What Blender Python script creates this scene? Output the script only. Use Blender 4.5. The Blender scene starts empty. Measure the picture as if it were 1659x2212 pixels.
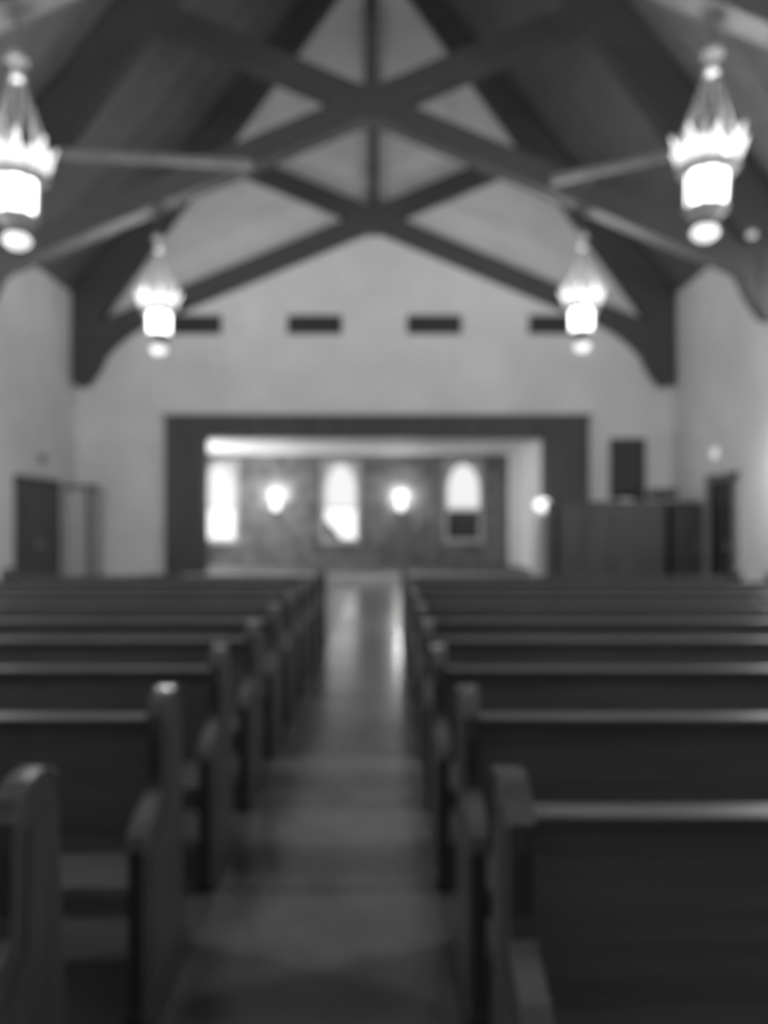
import bpy, bmesh, math, random
from mathutils import Vector, Matrix
random.seed(7)
S = bpy.context.scene
COL = S.collection
F, VX, VY, HC = 1624.0, 826.0, 1130.0, 1.52      # lens in pixels of the 1659 wide frame, horizon, eye height
X0 = -0.223                                       # centre line of the nave

# ------------------------------------------------------------------ camera
cd = bpy.data.cameras.new('camera')
cam = bpy.data.objects.new('camera', cd); COL.objects.link(cam)
cam.location = (0, 0, HC); cam.rotation_euler = (math.pi/2, 0, 0)
cd.sensor_fit = 'VERTICAL'; cd.sensor_height = 36.0
cd.lens = F/2212.0*36.0
cd.shift_x = (829.5-VX)/2212.0
cd.shift_y = (VY-1106.0)/2212.0
cd.clip_start = 0.02; cd.clip_end = 200
cd.dof.use_dof = True                             # the photograph is out of focus throughout
cd.dof.focus_distance = 0.25
cd.dof.aperture_fstop = (cd.lens/1000.0)/0.0047
S.camera = cam

# ------------------------------------------------------------------ world, exposure
w = bpy.data.worlds.new('world'); S.world = w; w.use_nodes = True
w.node_tree.nodes['Background'].inputs[0].default_value = (1, 1, 1, 1)
w.node_tree.nodes['Background'].inputs[1].default_value = 1.0
S.view_settings.view_transform = 'Standard'; S.view_settings.look = 'None'
S.view_settings.exposure = 0.25; S.view_settings.gamma = 1.0
S.view_settings.use_curve_mapping = False
LAMP_GLOW = 4.5       # radiance of the lantern glass
SCONCE_W = 32.0
FILL_WINDOW_GLOW = 5.0   # daylight in the unseen side windows, added to brighten the nave

# ------------------------------------------------------------------ materials
def mat(name, v, rough=0.6, v2=None, scale=8.0, stretch=(1, 1, 1), bump=0.0, spec=0.5, emit=None, metal=0.0, coat=0.0, detail=6):
    m = bpy.data.materials.new(name); m.use_nodes = True
    nt = m.node_tree; b = nt.nodes['Principled BSDF']
    b.inputs['Roughness'].default_value = rough
    b.inputs['Specular IOR Level'].default_value = spec
    b.inputs['Metallic'].default_value = metal
    b.inputs['Coat Weight'].default_value = coat
    b.inputs['Base Color'].default_value = (v, v, v, 1)
    if emit:
        b.inputs['Emission Color'].default_value = (1, 1, 1, 1)
        b.inputs['Emission Strength'].default_value = emit
    if v2 is not None or bump:
        tc = nt.nodes.new('ShaderNodeTexCoord'); mp = nt.nodes.new('ShaderNodeMapping')
        no = nt.nodes.new('ShaderNodeTexNoise')
        mp.inputs['Scale'].default_value = stretch
        no.inputs['Scale'].default_value = scale; no.inputs['Detail'].default_value = detail
        nt.links.new(tc.outputs['Object'], mp.inputs['Vector']); nt.links.new(mp.outputs[0], no.inputs['Vector'])
        if v2 is not None:
            r = nt.nodes.new('ShaderNodeValToRGB')
            r.color_ramp.elements[0].position = 0.3; r.color_ramp.elements[1].position = 0.7
            r.color_ramp.elements[0].color = (v, v, v, 1); r.color_ramp.elements[1].color = (v2, v2, v2, 1)
            nt.links.new(no.outputs['Fac'], r.inputs['Fac']); nt.links.new(r.outputs['Color'], b.inputs['Base Color'])
        if bump:
            bp = nt.nodes.new('ShaderNodeBump'); bp.inputs['Strength'].default_value = bump
            bp.inputs['Distance'].default_value = 0.01
            nt.links.new(no.outputs['Fac'], bp.inputs['Height']); nt.links.new(bp.outputs[0], b.inputs['Normal'])
    return m

M = dict(
    plaster=mat('plaster', 0.60, 0.9, 0.68, 1.2, bump=0.15),
    cornice=mat('painted_plaster', 0.82, 0.7, 0.86, 2),
    stone=mat('rough_stone_wall', 0.09, 0.9, 0.24, 3.0, bump=0.6, detail=8),
    truss=mat('dark_beam_wood', 0.042, 0.6, 0.060, 3, (1, 1, 6), bump=0.2),
    plank=mat('ceiling_board', 0.065, 0.6, 0.10, 2.5, (1, 5, 1), bump=0.2),
    plank2=mat('ceiling_board_pale', 0.075, 0.6, 0.12, 2.5, (1, 5, 1), bump=0.2),
    pew=mat('pew_oak', 0.095, 0.5, 0.14, 4, (0.4, 6, 6), bump=0.1),
    rail=mat('pew_rail_oak', 0.06, 0.4, 0.09, 4, (0.4, 6, 6), bump=0.1),
    cap=mat('worn_oak', 0.08, 0.12, 0.12, 9, coat=1.0, spec=0.9),
    floor=mat('dark_floor', 0.05, 0.3, 0.08, 2, bump=0.05),
    tile=mat('aisle_slate', 0.07, 0.2, 0.12, 3.5, bump=0.05, spec=0.9),
    tile2=mat('aisle_slate_pale', 0.085, 0.24, 0.14, 3.0, bump=0.05, spec=0.9),
    step=mat('pale_step_stone', 0.45, 0.6, 0.55, 3),
    frame=mat('opening_frame_wood', 0.035, 0.6, 0.055, 2, (3, 3, 0.5)),
    dark=mat('near_black_wood', 0.015, 0.6, 0.02, 5),
    vent=mat('dark_vent', 0.03, 0.6),
    greyboard=mat('grey_board', 0.14, 0.7, 0.18, 3),
    iron=mat('silver_iron', 0.32, 0.6, metal=0.3),
    glass=mat('lantern_glass', 0.8, 0.4, emit=LAMP_GLOW),
    crown=mat('lantern_crown_glass', 0.7, 0.4, emit=0.6),
    bowl=mat('lantern_bowl_glass', 0.8, 0.4, emit=0.9),
    pane=mat('daylit_pane', 0.08, 0.4, emit=0.72),
    pane2=mat('bright_daylit_pane', 0.2, 0.4, emit=1.1),
    darkpane=mat('dark_pane', 0.06, 0.2),
    winframe=mat('pale_window_frame', 0.45, 0.6),
    cabgrey=mat('grey_painted_cabinet', 0.38, 0.7, 0.46, 3),
    pewend=mat('pew_end_oak', 0.03, 0.4, 0.05, 5, (6, 6, 0.5), bump=0.1),
    globe=mat('sconce_glass', 0.5, 0.4, emit=1.6),
    dim_fill=mat('dim_fill_window_glass', 0.8, 0.5, emit=4.5),  # glow of the nearer added side windows, lights the pew fronts
    far_fill=mat('far_room_fill_glass', 0.8, 0.5, emit=7.5),  # glow of the hidden window added to fill the far room
    fill_daylight=mat('fill_window_glass', 0.8, 0.5, emit=FILL_WINDOW_GLOW),
    farfloor=mat('far_room_floor', 0.05, 0.6, 0.09, 3),
    cloth=mat('white_cloth', 0.75, 0.9, 0.8, 6),
    spot=mat('small_lamp_glass', 0.45, 0.4, emit=0.1),
    chain=mat('dull_chain_metal', 0.12, 0.6),
    doorwood=mat('side_door_wood', 0.07, 0.6, 0.10, 3),
    lit_edge_wood=mat('lit_seat_edge_wood', 0.16, 0.3, 0.24, 6),  # paler wood stands in for light catching the seat edge and apron
    pale_lamp=mat('pale_lamp_glass', 0.6, 0.4, emit=0.4),
    paper=mat('pale_paper', 0.5, 0.8),
)

# ------------------------------------------------------------------ mesh helpers
class MB:
    def __init__(s): s.bm = bmesh.new()
    def box(s, x0, x1, y0, y1, z0, z1, bev=0.0):
        r = bmesh.ops.create_cube(s.bm, size=1.0)
        vs = r['verts']
        for v in vs:
            v.co = Vector(((x0+x1)/2+v.co.x*(x1-x0), (y0+y1)/2+v.co.y*(y1-y0), (z0+z1)/2+v.co.z*(z1-z0)))
        if bev:
            es = list({e for v in vs for e in v.link_edges})
            bmesh.ops.bevel(s.bm, geom=es, offset=bev, segments=2, affect='EDGES', profile=0.7)
        return s
    def prism(s, pts, axis, a0, a1):
        """polygon pts (u,v) extruded along axis ('x': u=y v=z ; 'y': u=x v=z ; 'z': u=x v=y)"""
        def mk(u, v, a):
            return {'x': (a, u, v), 'y': (u, a, v), 'z': (u, v, a)}[axis]
        A = [s.bm.verts.new(mk(u, v, a0)) for u, v in pts]
        B = [s.bm.verts.new(mk(u, v, a1)) for u, v in pts]
        s.bm.faces.new(A); s.bm.faces.new(B[::-1])
        n = len(pts)
        for i in range(n):
            s.bm.faces.new((A[i], B[i], B[(i+1) % n], A[(i+1) % n]))
        return s
    def lathe(s, prof, seg=24, c=(0, 0, 0)):
        rings = []
        for r, z in prof:
            rings.append([s.bm.verts.new((c[0]+r*math.cos(2*math.pi*i/seg), c[1]+r*math.sin(2*math.pi*i/seg), c[2]+z)) for i in range(seg)])
        for a, b in zip(rings, rings[1:]):
            for i in range(seg):
                s.bm.faces.new((a[i], a[(i+1) % seg], b[(i+1) % seg], b[i]))
        s.bm.faces.new(rings[0][::-1]); s.bm.faces.new(rings[-1])
        return s
    def tube(s, p, q, r, seg=6):
        p, q = Vector(p), Vector(q); d = (q-p).normalized()
        a = d.orthogonal().normalized(); b = d.cross(a)
        P = [s.bm.verts.new(p+(a*math.cos(2*math.pi*i/seg)+b*math.sin(2*math.pi*i/seg))*r) for i in range(seg)]
        Q = [s.bm.verts.new(q+(a*math.cos(2*math.pi*i/seg)+b*math.sin(2*math.pi*i/seg))*r) for i in range(seg)]
        for i in range(seg): s.bm.faces.new((P[i], P[(i+1) % seg], Q[(i+1) % seg], Q[i]))
        s.bm.faces.new(P[::-1]); s.bm.faces.new(Q)
        return s
    def build(s, name, m, parent=None, smooth=False):
        bmesh.ops.recalc_face_normals(s.bm, faces=s.bm.faces)
        me = bpy.data.meshes.new(name); s.bm.to_mesh(me); s.bm.free()
        if smooth:
            for p in me.polygons: p.use_smooth = True
        me.materials.append(M[m])
        o = bpy.data.objects.new(name, me); COL.objects.link(o)
        if parent is not None: o.parent = parent
        return o

def thing(name, label, cat, loc=(0, 0, 0), group=None, rz=0.0):
    o = bpy.data.objects.new(name, None); COL.objects.link(o)
    o.location = loc; o.rotation_euler.z = rz; o.empty_display_size = 0.1
    return tag(o, label, cat, group)
def tag(o, label, cat, group=None):
    o['label'] = label; o['category'] = cat
    if group: o['group'] = group
    return o
def struct(o): o['kind'] = 'structure'; return o
def children(o): return [c for c in COL.objects if c.parent == o]
def copy_tree(o, parent=None):
    kids = [c for c in o.children]
    c = o.copy(); COL.objects.link(c); c.parent = parent
    for k in kids: copy_tree(k, c)
    return c
def PX(px, D): return (px-VX)*D/F
def PZ(py, D): return HC-(py-VY)*D/F

# ------------------------------------------------------------------ the setting
WL, WR, YF, YB = X0-7.50, X0+7.53, 19.0, -7.0
EZ, RZ = 7.25, 16.7            # wall plate and ridge heights
fl = struct(MB().box(WL-0.3, WR+0.3, YB-0.3, YF+0.4, -0.3, 0.0).build('floor', 'floor'))
# aisle slabs, recessed joints pitched to stand for the pew shadow edges
AX0, AX1 = X0-0.46, X0+0.46
yy = 3.1-0.9*5
while yy < 18.6:
    y1 = min(yy+0.9, 18.74)
    MB().box(AX0, AX1, yy+0.004, y1-0.004, 0.0, 0.008+0.002*random.random(), 0.002).build(
        'floor_slab', 'tile' if random.random() < 0.5 else 'tile2', fl)
    yy += 0.9
WY = (1.3, 5.0, 8.7, 12.4)  # centres of the side windows, unseen and added to light the nave
WW, WZ0, WZ1 = 0.9, 2.5, 6.1
nwin = 4
for x0, x1, nm, s in ((WL-0.3, WL, 'wall_left', -1), (WR, WR+0.3, 'wall_right', 1)):
    mb = MB(); ed = [YB] + [v for c in WY for v in (c-WW, c+WW)] + [YF]
    for i in range(0, len(ed), 2): mb.box(x0, x1, ed[i], ed[i+1], 0, EZ)
    for c in WY: mb.box(x0, x1, c-WW, c+WW, 0, WZ0).box(x0, x1, c-WW, c+WW, WZ1, EZ)
    struct(mb.build(nm, 'plaster'))
    xg = WL-0.2 if s < 0 else WR+0.2
    for c in WY:
        mb = MB()
        mb.box(xg-.05, xg+.05, c-WW, c-WW+.1, WZ0, WZ1).box(xg-.05, xg+.05, c+WW-.1, c+WW, WZ0, WZ1)
        mb.box(xg-.05, xg+.05, c-WW+.1, c+WW-.1, WZ0, WZ0+.1).box(xg-.05, xg+.05, c-WW+.1, c+WW-.1, WZ1-.1, WZ1).box(xg-.04, xg+.04, c-.03, c+.03, WZ0+.1, WZ1-.1)
        wn = struct(mb.build('window_%d' % nwin, 'frame')); nwin += 1
        for j in range(3):
            for a, b in ((c-WW+.1, c-.03), (c+.03, c+WW-.1)):
                z = WZ0+.1+j*(WZ1-WZ0-.2)/3
                MB().box(xg-.008, xg+.008, a, b, z+.02, z+(WZ1-WZ0-.2)/3-.02).build('pane', 'fill_daylight' if c > 6 else 'dim_fill', wn)
struct(MB().prism([(WL-0.3, 0), (WR+0.3, 0), (WR+0.3, EZ), (X0, RZ+0.3), (WL-0.3, EZ)], 'y', YB-0.3, YB).build('wall_rear', 'plaster'))
# far wall, gable with a wide opening
OL, OR, OT = PX(400, YF), PX(1225, YF), PZ(925, YF)
wf = MB()
wf.prism([(WL-0.3, 0), (OL, 0), (OL, OT), (OR, OT), (OR, 0), (WR+0.3, 0), (WR+0.3, EZ), (X0, RZ+0.3), (WL-0.3, EZ)], 'y', YF, YF+0.35)
struct(wf.build('wall_far', 'plaster'))
# ceiling boards running down both slopes
ce = MB()
for s in (-1, 1):
    n = Vector((s*(RZ-EZ), 0, 7.5)).normalized()
    e = (X0+s*7.75, EZ-0.2); r = (X0, RZ+0.1)
    ce.prism([(e[0], e[1]+0.08), (r[0], r[1]+0.08), (r[0], r[1]+0.3), (e[0]+s*0.2, e[1]+0.3)], 'y', YB-0.3, YF+0.3)
cl = struct(ce.build('ceiling', 'truss'))
pw = 0.30
for s in (-1, 1):
    y = YB
    while y < YF-0.05:
        jit = random.uniform(0, 0.03)
        y1 = min(y+pw-0.012, YF)
        MB().prism([(X0+s*7.55, EZ+0.02+jit), (X0, RZ+0.02+jit), (X0, RZ+0.06+jit), (X0+s*7.55, EZ+0.06+jit)], 'y', y, y1).build(
            'ceiling_board', 'plank' if random.random() < 0.6 else 'plank2', cl)
        y += pw
# baseboards
struct(MB().box(WL, WL+0.03, YB, 15.5, 0, 0.18).build('baseboard_left', 'frame'))
struct(MB().box(WR-0.03, WR, YB, 15.3, 0, 0.18).build('baseboard_right', 'frame'))

# ------------------------------------------------------------------ frame round the opening
D = YF-0.08
fr = thing('opening_frame', 'wide dark wooden frame around the big opening in the far wall', 'frame', (PX(814, D), D, 0))
def fpart(name, x0, x1, z0, z1, m='frame', d0=-0.08, d1=0.5, par=fr, bev=0.01):
    c = par.location
    o = MB().box(x0-c.x, x1-c.x, d0, d1, z0, z1, bev).build(name, m, par); return o
fpart('jamb', PX(358, D), PX(440, D), 0, PZ(944, D))
fpart('jamb', PX(1178, D), PX(1271, D), 0, PZ(944, D))
fpart('header', PX(358, D), PX(1271, D), PZ(944, D), PZ(900, D))
fpart('moulding', PX(352, D), PX(1277, D), PZ(902, D), PZ(897, D), d0=-0.12, d1=0.05, bev=0.008)

# ------------------------------------------------------------------ the room beyond the opening
RB = 24.2
rx0, rx1 = -5.9, PX(1100, RB)
rl = 3.73
struct(MB().box(rx0-0.2, rx1+0.2, YF, RB+0.3, 0.02, 0.22).build('floor_far', 'farfloor'))
struct(MB().box(OL, OR, YF-0.25, YF+0.02, 0.0, 0.24).build('trim_2', 'step'))
struct(MB().box(rx0, PX(1186, YF+.4)+0.3, YF+0.35, RB+0.2, rl, rl+0.15).build('ceiling_far', 'cornice'))
struct(MB().box(rx0-0.2, rx0, YF+0.35, RB, 0.22, rl).build('wall_far_left', 'cornice'))
wn = struct(MB().box(rx0, rx0+.06, 20.3, 23.1, .9, 3.4).build('window_12', 'winframe'))  # window hidden behind the jamb, added to brighten the far room
for j in range(2): MB().box(rx0+.05, rx0+.07, 20.4+j*1.35, 21.7+j*1.35, 1.0, 3.3).build('pane', 'far_fill', wn)
struct(MB().prism([(rx1, RB), (PX(1180, YF+.4), YF+.35), (PX(1180, YF+.4)+.15, YF+.35), (rx1+.15, RB)], 'z', 0.22, rl).build('wall_far_right', 'cornice'))
xs = [(430, 514), (694, 778), (958, 1044)]
wt, wb = PZ(992, RB), PZ(1170, RB)
bw = MB()
edges = [rx0] + [PX(v, RB) for p in xs for v in p] + [rx1+0.2]
for i in range(0, len(edges), 2):
    bw.box(edges[i], edges[i+1], RB, RB+0.3, 0.2, rl)
for a, b in xs:
    bw.box(PX(a, RB), PX(b, RB), RB, RB+0.3, 0.2, wb)
    bw.box(PX(a, RB), PX(b, RB), RB, RB+0.3, wt, rl)
struct(bw.build('wall_far_back', 'stone'))
struct(MB().prism([(PX(1098, RB-.1), RB-.1), (PX(1104, RB-1.6), RB-1.6), (PX(1141, RB-1.6), RB-1.6), (PX(1136, RB-.1), RB-.1)], 'z', 0.22, rl).build('trim_1', 'cornice'))
def arch(x0, x1, z0, zt, rise, n=8):
    xc = (x0+x1)/2; h = (x1-x0)/2
    pts = [(x0, z0), (x1, z0)]
    for i in range(n+1):
        t = i/n; pts.append((x1-h*t**1.6, zt-rise+rise*math.sin(t*math.pi/2)))
    for i in range(1, n+1):
        t = 1-i/n; pts.append((x0+h*t**1.6, zt-rise+rise*math.sin(t*math.pi/2)))
    return pts
for i, (a, b) in enumerate(xs):
    x0, x1 = PX(a, RB), PX(b, RB)
    wf = MB(); t = 0.13
    wf.box(x0, x0+t, RB-0.03, RB+0.12, wb, wt); wf.box(x1-t, x1, RB-0.03, RB+0.12, wb, wt)
    wf.box(x0+t, x1-t, RB-0.03, RB+0.12, wt-0.10, wt); wf.box(x0+t, x1-t, RB-0.03, RB+0.12, wb, wb+0.10)
    zm = PZ(1098, RB)
    wf.box(x0+t, x1-t, RB-0.02, RB+0.10, zm-0.03, zm+0.03)
    # spandrels leaving a pointed arch
    xc = (x0+x1)/2; top = wt-0.10
    ar = arch(x0+t, x1-t, zm, top-0.05, 0.75)
    right = [p for p in ar[2:11]]; left = ar[10:][:]
    wf.prism([(x1-t, top)] + [(x1-t, right[0][1])] + right[1:] + [(xc, top)], 'y', RB-0.01, RB+0.08)
    wf.prism([(x0+t, top), (xc, top)] + left[:-1] + [(x0+t, left[-1][1])], 'y', RB-0.01, RB+0.08)
    w_ = struct(wf.build('window_%d' % (i+1), 'winframe'))
    MB().box(x0+t, x1-t, RB+0.085, RB+0.1, zm, top).build('upper_pane', 'pane', w_)
    if i == 2:
        MB().box(x0+t, x1-t, RB+0.085, RB+0.1, wb+0.1, zm-0.06).build('lower_pane', 'darkpane', w_)
    elif i == 1:
        MB().box(x0+t, x1-t, RB+0.085, RB+0.1, wb+0.1, zm-0.03).build('lower_pane', 'pane2', w_)
        MB().prism([(x0+t, wb+.1), (x0+t+.55, wb+.1), (x0+t, zm-.35)], 'y', RB+0.03, RB+0.08).build('corner_panel', 'greyboard', w_)
    else:
        MB().box(x0+t, x1-t, RB+0.085, RB+0.1, wb+0.1, zm-0.03).build('lower_pane', 'pane2', w_)
    MB().box(x0-.04, x1+.04, RB-0.10, RB+0.02, wb-0.06, wb).build('window_sill', 'winframe', w_)

def light(name, loc, watts, r=0.06, parent=None):
    l = bpy.data.lights.new(name, 'POINT'); l.energy = watts; l.shadow_soft_size = r
    o = bpy.data.objects.new(name, l); COL.objects.link(o); o.location = loc
    if parent is not None: o.parent = parent
    return o

# sconces
for px, lab in ((598, 'glowing wall sconce between the first and middle arched windows'), (866, 'glowing wall sconce between the middle and right arched windows')):
    s = thing('wall_sconce', lab, 'wall light', (PX(px, RB), RB, PZ(1095, RB)), 'wall sconces between the arched windows')
    MB().lathe([(0.02, -0.12), (0.07, -0.11), (0.11, -0.04), (0.13, 0.04), (0.12, 0.12), (0.09, 0.13)], 20, (0, -0.22, 0)).build('globe', 'globe', s, True)
    MB().box(-0.07, 0.07, -0.04, 0.0, -0.14, 0.14, 0.01).tube((0, 0, -0.12), (0, -0.22, -0.14), 0.015).build('bracket', 'iron', s)
    light('sconce_light', (0, -0.22, 0.36), SCONCE_W, 0.08, s)

# unseen sconces added on the side walls to brighten them
for s, lab in ((-1, 'added wall sconce, out of view on the left side wall in front of the double door'), (1, 'added wall sconce, out of view on the right side wall in front of the side door')):
    o = thing('wall_sconce', lab, 'wall light', (WL if s < 0 else WR, 12.9, 1.9), 'added side wall sconces out of view', math.pi/2 if s < 0 else -math.pi/2)
    MB().lathe([(0.02, -0.2), (0.10, -0.18), (0.16, -0.05), (0.18, 0.1), (0.16, 0.2), (0.12, 0.21)], 20, (0, -0.25, 0)).build('globe', 'crown', o, True)
    MB().box(-0.08, 0.08, -0.04, 0.0, -0.16, 0.16, 0.01).tube((0, 0, -0.19), (0, -0.25, -0.22), 0.018).build('bracket', 'iron', o)
    light('sconce_light', (0, -0.30, 0.45), 140.0, 0.12, o)

# pleated white cloth hanging from a bright knob beside the right jamb
D = 18.5
cx = PX(1172, D)
dp = thing('draped_stand', 'white pleated cloth hanging under a bright lamp by the right jamb', 'drape', (cx, D, 0))
bmx = MB(); n = 60
def ringz(z, r):
    return [bmx.bm.verts.new((math.cos(2*math.pi*i/n)*(r+0.022*math.sin(i*math.pi/2.5)*min(1, (1.86-z)*2)), 0.6*math.sin(2*math.pi*i/n)*(r+0.022*math.sin(i*math.pi/2.5)), z)) for i in range(n)]
rs = [ringz(z, r) for z, r in ((0.02, 0.27), (0.5, 0.25), (1.0, 0.22), (1.5, 0.19), (1.75, 0.16), (1.84, 0.08))]
for a, b in zip(rs, rs[1:]):
    for i in range(n): bmx.bm.faces.new((a[i], a[(i+1) % n], b[(i+1) % n], b[i]))
bmx.bm.faces.new(rs[-1])
bmx.build('cloth', 'cloth', dp, True)
MB().lathe([(0.05, 1.84), (0.14, 1.86), (0.19, 1.94), (0.18, 2.04), (0.10, 2.11), (0.03, 2.12)], 20).build('lamp_globe', 'globe', dp, True)

# ------------------------------------------------------------------ slots high in the far wall
for i, (a, b) in enumerate(((363, 478), (622, 738), (880, 996), (1142, 1256))):
    D = YF
    c = ((PX(a, D)+PX(b, D))/2, YF, (PZ(682, D)+PZ(722, D))/2)
    hw, hh = (PX(b, D)-PX(a, D))/2, (PZ(682, D)-PZ(722, D))/2
    o = thing('wall_vent', ['dark wall vent in the row of four, leftmost, beside the far left lantern',
        'dark wall vent in the row of four, second from the left', 'dark wall vent in the row of four, third from the left',
        'dark wall vent in the row of four, rightmost, behind the far right lantern'][i], 'vent', c, 'dark vents in a row across the far wall')
    f_ = MB()
    f_.box(-hw, hw, -0.05, 0, hh-0.05, hh).box(-hw, hw, -0.05, 0, -hh, -hh+0.05).box(-hw, -hw+0.05, -0.05, 0, -hh, hh).box(hw-0.05, hw, -0.05, 0, -hh, hh)
    f_.build('frame', 'dark', o)
    MB().box(-hw+.05, hw-.05, -0.012, 0, -hh+.05, hh-.05).build('backing', 'vent', o)
    for j in range(4):
        z = -hh+0.09+j*(2*hh-0.16)/3.4
        MB().prism([(-0.04, z), (-0.015, z+0.03), (-0.015, z+0.04), (-0.045, z+0.012)], 'x', -hw+.05, hw-.05).build('slat', 'vent', o)

# ------------------------------------------------------------------ roof trusses
def rot_bar(mb, x0, z0, x1, z1, th, y0, y1):
    d = Vector((x1-x0, z1-z0)).normalized(); nx, nz = -d.y*th/2, d.x*th/2
    mb.prism([(x0+nx, z0+nz), (x1+nx, z1+nz), (x1-nx, z1-nz), (x0-nx, z0-nz)], 'y', y0, y1); return mb
ZC, SC, SR, UA = 9.10, 0.418, 1.37, 15.9
def make_truss(yfront, label, lift=0.0):
    t = thing('roof_truss', label, 'truss', (X0, yfront, 0), 'scissor trusses under the roof')
    dp_ = 0.36
    for s in (-1, 1):
        # rafter, underside to the boards
        e = 7.49
        MB().prism([(s*e, UA-SR*e), (0, UA), (0, RZ-0.01), (s*e, EZ-0.01)], 'y', 0.03, dp_-0.03).build('rafter', 'truss', t)
        # scissor chord from the wall post through the middle to the opposite rafter
        y0, y1 = (0.0, dp_) if s < 0 else (0.02, dp_-0.02)
        mb = MB(); rot_bar(mb, s*6.95, ZC-SC*6.95, -s*3.9, ZC+SC*3.9, 0.47, y0, y1); mb.build('chord', 'truss', t)
        # wall post
        MB().prism([(s*7.48, 4.98+lift), (s*7.30, 4.93+lift), (s*7.12, 4.96+lift), (s*7.05, 5.1+lift), (s*7.0, EZ-0.6), (s*7.48, EZ-0.5)], 'y', 0.01, dp_-0.01).build('wall_post', 'truss', t)
        # curved knee brace
        pts = [(7.10, 5.02), (6.97, 5.15), (6.80, 5.45), (6.70, 5.68), (6.45, 5.95), (6.15, 6.20), (5.75, 6.45), (5.3, 6.62), (5.3, 6.85), (6.95, 6.3), (7.10, 6.2)]
        pts = [(a, b+lift*min(1.0, max(0.0, (a-5.6)/0.8)) if i < 8 else b) for i, (a, b) in enumerate(pts)]
        MB().prism([(s*a, b) for a, b in pts], 'y', 0.04, dp_-0.04).build('knee_brace', 'truss', t)
    MB().prism([(-0.10, ZC), (0.10, ZC), (0.10, UA+.2), (-0.10, UA+.2)], 'y', 0.1, dp_-0.1).build('king_post', 'truss', t)
    MB().prism([(-0.75, ZC-0.02), (-0.35, ZC+0.25), (0, ZC+0.36), (0.35, ZC+0.25), (0.75, ZC-0.02), (0.45, ZC-0.28), (0.2, ZC-0.335), (-0.2, ZC-0.335), (-0.45, ZC-0.28)], 'y', -0.015, dp_+0.015).build('gusset', 'truss', t)
    return t
T1 = make_truss(18.6, 'farthest dark scissor truss, close against the far gable wall')
T2 = make_truss(13.5, 'middle dark scissor truss, in front of the farthest one', 0.28)
T3 = make_truss(8.2, 'nearest dark scissor truss, chords only at the upper corners')
make_truss(3.4, 'dark scissor truss overhead, above the frame')
make_truss(-1.7, 'dark scissor truss behind the viewpoint')
# struts from the middle truss to the roof; pale grey stands in for lit undersides
D = 13.45
for i, (p, q, lab) in enumerate((((545, 356), (20, 328), 'thin pale strut from the middle truss to the left roof slope'),
                   ((1190, 392), (1690, 283), 'thin pale strut from the middle truss to the right roof slope'))):
    x0, z0, x1, z1 = PX(p[0], D), PZ(p[1], D), PX(q[0], D), PZ(q[1], D)
    mb = MB(); rot_bar(mb, 0, 0, x1-x0, z1-z0, 0.13, -0.08, 0.06)
    o = mb.build('roof_strut', 'greyboard'); o.location = (x0, D+0.0, z0); tag(o, lab, 'strut', 'struts beside the middle truss')

# ------------------------------------------------------------------ hanging lanterns
def make_lantern(label):
    t = thing('hanging_lantern', label, 'lantern', (0, 0, 0), 'gothic lanterns hanging in two rows')   # origin = bottom of bowl
    # ceiling rod and cap
    MB().tube((0, 0, 2.12), (0, 0, 3.0), 0.012).build('rod', 'truss', t)
    MB().lathe([(0.015, 2.13), (0.05, 2.11), (0.095, 2.04), (0.11, 2.00), (0.05, 1.97), (0.045, 1.86), (0.08, 1.82), (0.02, 1.80)], 16).build('cap', 'iron', t, True)
    for i in range(8):
        a = math.pi/8+i*math.pi/4
        MB().tube((0.05*math.cos(a), 0.05*math.sin(a), 1.84), (0.31*math.cos(a), 0.31*math.sin(a), 1.02), 0.007, 5).build('chain', 'chain', t)
    # crown: ring, eight pointed panels leaning out
    MB().lathe([(0.21, 0.70), (0.30, 0.745), (0.325, 0.79), (0.30, 0.80), (0.26, 0.77), (0.22, 0.74)], 24).build('crown_ring', 'iron', t, True)
    for i in range(8):
        a = math.pi/8+i*math.pi/4
        mb = MB()
        pts = [(-0.085, 0.77), (0.085, 0.77), (0.115, 0.90), (0.105, 1.00), (0.06, 0.93), (0.04, 1.02), (0.0, 1.13), (-0.04, 1.02), (-0.06, 0.93), (-0.105, 1.00), (-0.115, 0.90)]
        mb.prism(pts, 'y', -0.012, 0.012)
        for v in mb.bm.verts:
            v.co.y += 0.26+(v.co.z-0.77)*0.36
        bmesh.ops.rotate(mb.bm, verts=mb.bm.verts, cent=(0, 0, 0), matrix=Matrix.Rotation(a, 3, 'Z'))
        mb.build('crown_panel', 'crown', t)
    # body: glass cylinder, ribs, base rings
    MB().lathe([(0.17, 0.34), (0.19, 0.37), (0.205, 0.70), (0.19, 0.72)], 16).build('glass_body', 'glass', t, True)
    for i in range(8):
        a = i*math.pi/4
        x, y = 0.215*math.cos(a), 0.215*math.sin(a)
        MB().tube((x*0.95, y*0.95, 0.33), (x, y, 0.74), 0.014, 6).build('rib', 'iron', t)
    MB().lathe([(0.12, 0.22), (0.15, 0.235), (0.17, 0.30), (0.215, 0.315), (0.22, 0.35), (0.19, 0.36)], 24).build('base_ring', 'iron', t, True)
    MB().lathe([(0.05, 0.15), (0.07, 0.17), (0.12, 0.225)], 16).build('neck', 'truss', t, True)
    MB().lathe([(0.02, 0.0), (0.08, 0.015), (0.13, 0.06), (0.14, 0.09), (0.11, 0.135), (0.05, 0.155)], 20).build('bowl', 'bowl', t, True)
    light('lantern_light', (0, 0, 0.98), 180.0, 0.12, t)
    return t
L = []
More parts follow.
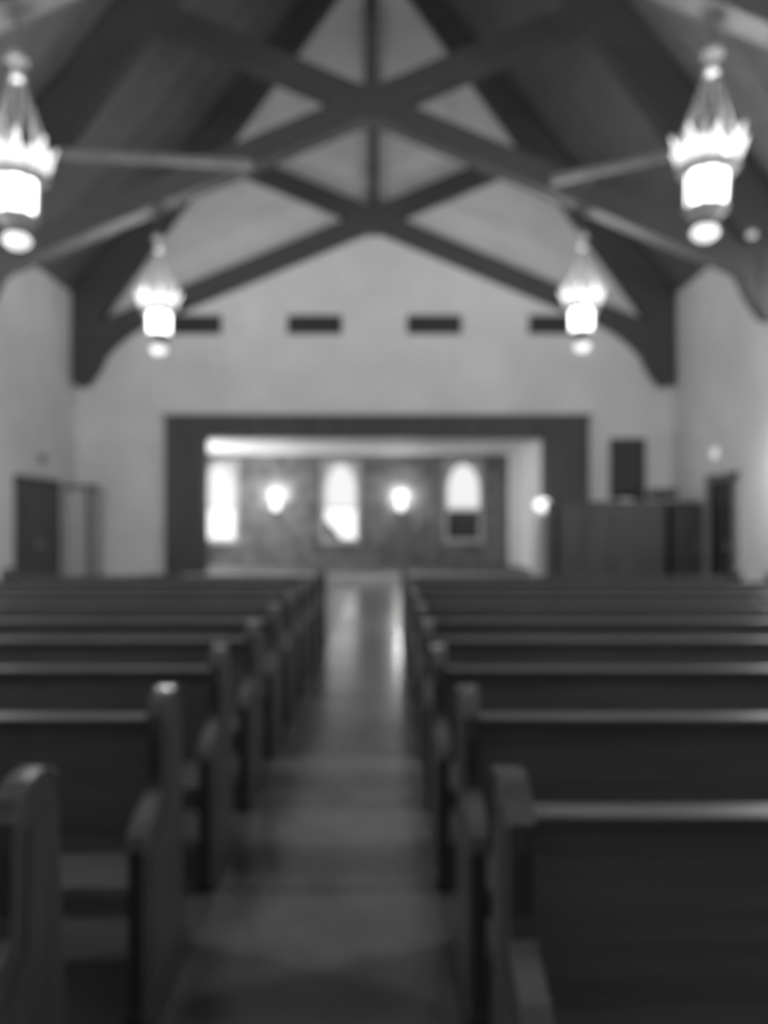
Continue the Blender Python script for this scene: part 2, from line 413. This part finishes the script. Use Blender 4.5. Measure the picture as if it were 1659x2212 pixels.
lab = ['hanging lantern nearest on the left, cut by the left edge', 'hanging lantern nearest on the right, large and bright',
       'smaller hanging lantern far on the left, before the far wall', 'smaller hanging lantern far on the right, before the far wall',
       'added hanging lantern overhead on the left, unseen above the frame', 'added hanging lantern overhead on the right, unseen above the frame']
spots = [(PX(37, 8.38), 8.38, PZ(537, 8.38)), (PX(1522, 8.38), 8.38, PZ(520, 8.38)), (PX(343, 13.68), 13.68, PZ(766, 13.68)), (PX(1257, 13.68), 13.68, PZ(760, 13.68)),
         (X0-3.7, 3.58, 4.5), (X0+3.7, 3.58, 4.5)]
proto = make_lantern(lab[0])
for i, c in enumerate(spots):
    o = proto if i == 0 else copy_tree(proto)
    o.location = c; o['label'] = lab[i]; o.scale = (1.04, 1.04, 1.04)
    if i > 3:   # unseen added pair, brightened to light the pews; its lamp is its own copy
        for c_ in o.children:
            if c_.type == 'LIGHT': c_.data = c_.data.copy(); c_.data.energy = 400.0
        light('pew_fill_light', (0, 0, -0.12), 170.0, 0.1, o)  # extra lamp added under the bowl to light the pew fronts
    if i == 1: o.rotation_euler = (0.0, 0.05, 0.25)

# ------------------------------------------------------------------ pews (they face the camera)
P = 0.865
PROFILE = [(0.0, 0.0), (0.0, 0.54), (0.012, 0.575), (0.045, 0.600), (0.10, 0.618), (0.150, 0.632), (0.178, 0.655), (0.190, 0.70),
           (0.192, 0.83), (0.200, 0.885), (0.225, 0.925), (0.262, 0.948), (0.33, 0.955), (0.375, 0.945), (0.400, 0.915), (0.415, 0.86), (0.440, 0.60), (0.46, 0.30), (0.47, 0.0)]
def smooth_strip(pts, off):
    out = []
    for i in range(len(pts)):
        a = Vector(pts[max(0, i-1)]); b = Vector(pts[min(len(pts)-1, i+1)])
        d = (b-a).normalized(); out.append((pts[i][0]-d.y*off, pts[i][1]+d.x*off))
    return out
def make_pew(length, s, name='church_pew'):
    """s=-1: aisle end at x=0, pew runs to -x ; s=+1: to +x. Origin: foot of the aisle end's front corner."""
    t = thing(name, '', 'pew', (0, 0, 0))
    th = 0.045
    def endpanel(x, nm):
        a, b = sorted((x, x+s*th))
        e = MB().prism(PROFILE, 'x', a, b).build(nm, 'pewend', t)
        # worn moulded caps: arm and top, slightly wider than the panel
        for seg in (PROFILE[1:7], PROFILE[9:15]):
            lo = seg; hi = smooth_strip(seg, 0.012)
            MB().prism(lo+hi[::-1], 'x', a-0.006, b+0.006).build('cap_moulding', 'cap', e)
        # raised panel on both cheeks
        ins = [(0.05, 0.08), (0.05, 0.50), (0.19, 0.545), (0.25, 0.60), (0.26, 0.85), (0.36, 0.87), (0.385, 0.60), (0.41, 0.08)]
        MB().prism(ins, 'x', a-0.005, b+0.005).build('raised_panel', 'pewend', e)
        MB().box(a-0.012, b+0.012, -0.012, 0.482, 0.0, 0.06, 0.006).build('foot_plinth', 'pewend', e)
    endpanel(0, 'end_panel'); endpanel(s*(length-th), 'end_panel')
    a, b = sorted((s*th, s*(length-th)))
    MB().box(a, b, 0.02, 0.36, 0.405, 0.43, 0.008).build('seat', 'pew', t)
    MB().box(a, b, 0.008, 0.024, 0.40, 0.434, 0.004).build('seat_moulding', 'lit_edge_wood', t)
    MB().box(a, b, 0.06, 0.085, 0.31, 0.375, 0.006).build('seat_apron', 'lit_edge_wood', t)
    MB().prism([(0.345, 0.38), (0.385, 0.82), (0.41, 0.82), (0.37, 0.38)], 'x', a, b).build('backrest', 'pew', t)
    MB().box(a, b, 0.345, 0.435, 0.815, 0.847, 0.010).build('top_rail', 'rail', t)
    # book rack on the rear of the back
    r_ = MB(); r_.box(a+0.1*1, b-0.1, 0.42, 0.50, 0.56, 0.575).box(a+0.1, b-0.1, 0.493, 0.503, 0.575, 0.66)
    r_.build('book_rack', 'pew', t)
    n = 2
    for i in range(1, n+1):
        x = a+(b-a)*i/(n+1)
        MB().prism([(0.05, 0), (0.05, 0.405), (0.36, 0.405), (0.40, 0)], 'x', x-0.02, x+0.02).build('seat_support', 'pew', t)
    return t
ordn = ['nearest', 'second', 'third', 'fourth', 'fifth', 'sixth', 'seventh', 'eighth', 'ninth', 'tenth and farthest']
for side in (-1, 1):
    word = 'left' if side < 0 else 'right'
    lat = -0.713 if side < 0 else 0.267
    endx = -4.75 if side < 0 else 4.50
    pr = make_pew(abs(endx-lat), side)
    for k in range(1, 11):
        o = pr if k == 1 else copy_tree(pr)
        dx = 0.0
        if side < 0 and k == 1: dx = -0.06
        if side > 0: dx = {1: 0, 2: 0.0, 3: -0.035, 4: -0.03}.get(k, -0.025)
        o.location = (lat+dx, (k+0.59)*P, 0)
        o['group'] = 'dark pews %s of the aisle' % word
        row = 'nearest the camera' if k == 1 else ('tenth and farthest row' if k == 10 else '%s row from the camera' % ordn[k-1])
        o['label'] = 'dark wooden pew %s of the aisle, %s' % (word, row)

# ------------------------------------------------------------------ things at the far end, left
# double door in the left wall
y0, y1 = WL*F/(30-VX), WL*F/(124-VX)
zt = 2.53
dr = thing('side_door', 'tall dark double door in the left side wall', 'door', (WL, (y0+y1)/2, 0))
h = (y1-y0)/2
f_ = MB(); f_.box(0.0, 0.07, -h, -h+.10, 0, zt).box(0.0, 0.07, h-.10, h, 0, zt).box(0, 0.07, -h, h, zt-.10, zt)
f_.build('door_frame', 'frame', dr)
for s in (-1, 1):
    lf = MB().box(0.0, 0.035, min(s*0.005, s*(h-.1)), max(s*0.005, s*(h-.1)), 0.01, zt-.10).build('door_leaf', 'doorwood', dr)
    for zz in ((0.2, 1.0), (1.15, 2.2)):
        MB().box(0.035, 0.045, min(s*.15, s*(h-.25)), max(s*.15, s*(h-.25)), zz[0], zz[1], 0.004).build('door_panel', 'doorwood', lf)
    MB().tube((0.075, s*0.08, 0.95), (0.075, s*0.08, 1.15), 0.012).tube((0.03, s*.08, .97), (.075, s*.08, .97), .01).tube((0.03, s*.08, 1.13), (.075, s*.08, 1.13), .01).build('handle', 'iron', lf)
D = 17.6
# grey cabinet standing in the corner
x0, x1 = PX(130, 18.2), PX(195, 18.2)
x0 = WL+0.06
cb = thing('corner_cabinet', 'grey upright cabinet standing in the far left corner', 'cabinet', ((x0+x1)/2, 18.2, 0))
hw = (x1-x0)/2; zt = PZ(1047, 18.2)
MB().box(-hw, hw, 0.02, 0.40, 0.08, zt-.04, 0.01).build('body', 'cabgrey', cb)
MB().box(-hw-.03, hw+.03, -0.02, 0.43, zt-.10, zt, 0.01).build('top', 'frame', cb)
MB().box(-hw-.02, hw+.02, 0.0, 0.42, 0.0, 0.10, 0.01).build('plinth', 'frame', cb)
MB().box(hw-.09, hw, 0.0, 0.03, 0.1, zt-.1).build('corner_post', 'frame', cb)
for s in (-1, 0):
    dd = MB().box(s*(hw-.03)+.01, (s+1)*(hw-.06)-.01, 0.0, 0.02, 0.12, zt-.12, 0.004).build('door', 'cabgrey', cb)
    MB().lathe([(0.012, 0), (0.02, 0.01), (0.02, 0.03), (0.01, 0.04)], 10, (-0.06 if s < 0 else 0.06, -0.01, 1.1)).build('knob', 'iron', dd)
# small sensor above the double door
o = MB().lathe([(0.09, -0.05), (0.10, 0.0), (0.07, 0.05)], 14).build('wall_sensor', 'greyboard', None, True)
yy_ = WL*F/(88-VX); o.location = (WL+0.05, yy_, PZ(990, yy_)); o.rotation_euler = (0, math.pi/2, 0)
tag(o, 'small dark round fitting on the left wall above the double door', 'sensor')

# ------------------------------------------------------------------ things at the far end, right
D = 17.0
x0, x1 = PX(1198, D), PX(1446, D); zt = PZ(1083, D)
bt = thing('wooden_booth', 'broad dark panelled booth standing right of the opening', 'booth', ((x0+x1)/2, D, 0))
hw = (x1-x0)/2
MB().box(-hw, hw, 0.03, 0.10, 0, zt-.04).box(-hw, -hw+.06, 0.03, 0.9, 0, zt-.04).box(hw-.06, hw, 0.03, 0.9, 0, zt-.04).build('body', 'frame', bt)
MB().box(-hw-.04, hw+.04, -0.02, 0.92, zt-.05, zt, 0.01).build('top_ledge', 'frame', bt)
for i in range(4):
    a = -hw+.08+i*(2*hw-.16)/4
    MB().box(a+.03, a+(2*hw-.16)/4-.03, 0.005, 0.03, 0.2, zt-.18, 0.006).build('front_panel', 'frame', bt)
MB().box(-hw, hw, 0.0, 0.04, 0, 0.16).build('plinth', 'frame', bt)
x0, x1 = PX(1452, D), WR-0.12
cb = thing('black_cabinet', 'black upright cabinet between the booth and the right side door', 'cabinet', ((x0+x1)/2, D, 0))
hw = (x1-x0)/2
MB().box(-hw, hw, 0.02, 0.55, 0.06, zt, 0.01).build('body', 'dark', cb)
MB().box(-hw+.02, hw-.02, 0.04, 0.5, 0.0, 0.07).build('plinth', 'dark', cb)
dd = MB().box(-hw+.03, hw-.03, 0.0, 0.02, 0.1, zt-.06, 0.004).build('door', 'dark', cb)
MB().box(hw-.08, hw-.06, -0.03, 0.0, 0.9, 1.1, 0.004).build('handle', 'iron', dd)
# dark box on the booth
x0, x1 = PX(1412, D+.4), PX(1475, D+.4)
mn = thing('desk_monitor', 'low black box shape sticking up at the right end of the booth', 'monitor', ((x0+x1)/2-.12, D+.4, zt))
hw = (x1-x0)/2
MB().box(-hw, hw, 0.0, 0.06, 0.06, PZ(1056, D+.4)-zt, 0.01).build('screen', 'dark', mn)
MB().box(-0.04, 0.04, 0.06, 0.09, 0.0, 0.2).box(-.15, .15, 0.0, 0.18, 0.0, 0.015).build('stand', 'dark', mn)
# small pale paper on booth ledge
o = MB().box(-0.14, 0.14, -0.06, 0.06, 0.0, 0.07, 0.01).build('paper_stack', 'paper'); o.location = (PX(1355, D), D+.12, zt)
tag(o, 'small pale stack lying on the booth ledge below the dark panel', 'papers')
# tall dark panel on the far wall
x0, x1 = PX(1320, 18.9), PX(1394, 18.9)
wp = thing('wall_panel', 'tall dark rectangular panel on the far wall above the booth', 'panel', ((x0+x1)/2, YF, PZ(1078, 18.9)))
hw = (x1-x0)/2; hh = PZ(947, 18.9)-PZ(1078, 18.9)
MB().box(-hw, hw, -0.10, 0, 0, hh, 0.01).build('case', 'dark', wp)
MB().box(-hw+.05, hw-.05, -0.12, -0.10, 0.05, hh-.05, 0.005).build('front', 'vent', wp)
# right side door, leaf ajar
y0, y1 = WR*F/(1596-VX), WR*F/(1532-VX)
zt = 2.58
dr = thing('side_door', 'dark door with frame in the right side wall beside the black cabinet', 'door', (WR, (y0+y1)/2, 0))
h = (y1-y0)/2
f_ = MB(); f_.box(-0.08, 0.0, -h, -h+.14, 0, zt).box(-0.08, 0.0, h-.14, h, 0, zt).box(-0.08, 0, -h, h, zt-.16, zt)
f_.build('door_frame', 'greyboard', dr)
lf = MB().box(-0.04, 0.0, -h+.14, h-.14, 0.01, zt-.16).build('door_leaf', 'dark', dr)
MB().box(-0.05, -0.04, -h+.55, -h+.62, 0.1, zt-.3).build('door_stile', 'greyboard', lf)
MB().tube((-0.08, -h+.35, 0.95), (-0.08, -h+.35, 1.15), 0.012).tube((-0.03, -h+.35, .97), (-.08, -h+.35, .97), .01).tube((-0.03, -h+.35, 1.13), (-.08, -h+.35, 1.13), .01).build('handle', 'iron', lf)
# round pale lamp above it
yy_ = WR*F/(1546-VX)
o = MB().lathe([(0.12, 0.0), (0.12, 0.03), (0.09, 0.08), (0.03, 0.10)], 16).build('wall_lamp', 'pale_lamp', None, True)
o.location = (WR, yy_, PZ(979, yy_)); o.rotation_euler = (0, -math.pi/2, 0)
tag(o, 'small round pale lamp on the right wall above the side door', 'wall light')
# tiny spot lamp on the middle truss at the right edge
sp = thing('spot_lamp', 'tiny bright spot lamp on the right brace of the middle truss', 'lamp', (PX(1624, 13.2), 13.2, PZ(505, 13.2)))
MB().lathe([(0.02, -0.07), (0.07, -0.06), (0.08, 0.0), (0.05, 0.05)], 14).build('bulb', 'spot', sp, True)
MB().lathe([(0.05, 0.04), (0.09, 0.05), (0.06, 0.16), (0.02, 0.18)], 14).tube((0, 0, .16), (0, 0.3, .30), 0.02).build('housing', 'truss', sp, True)
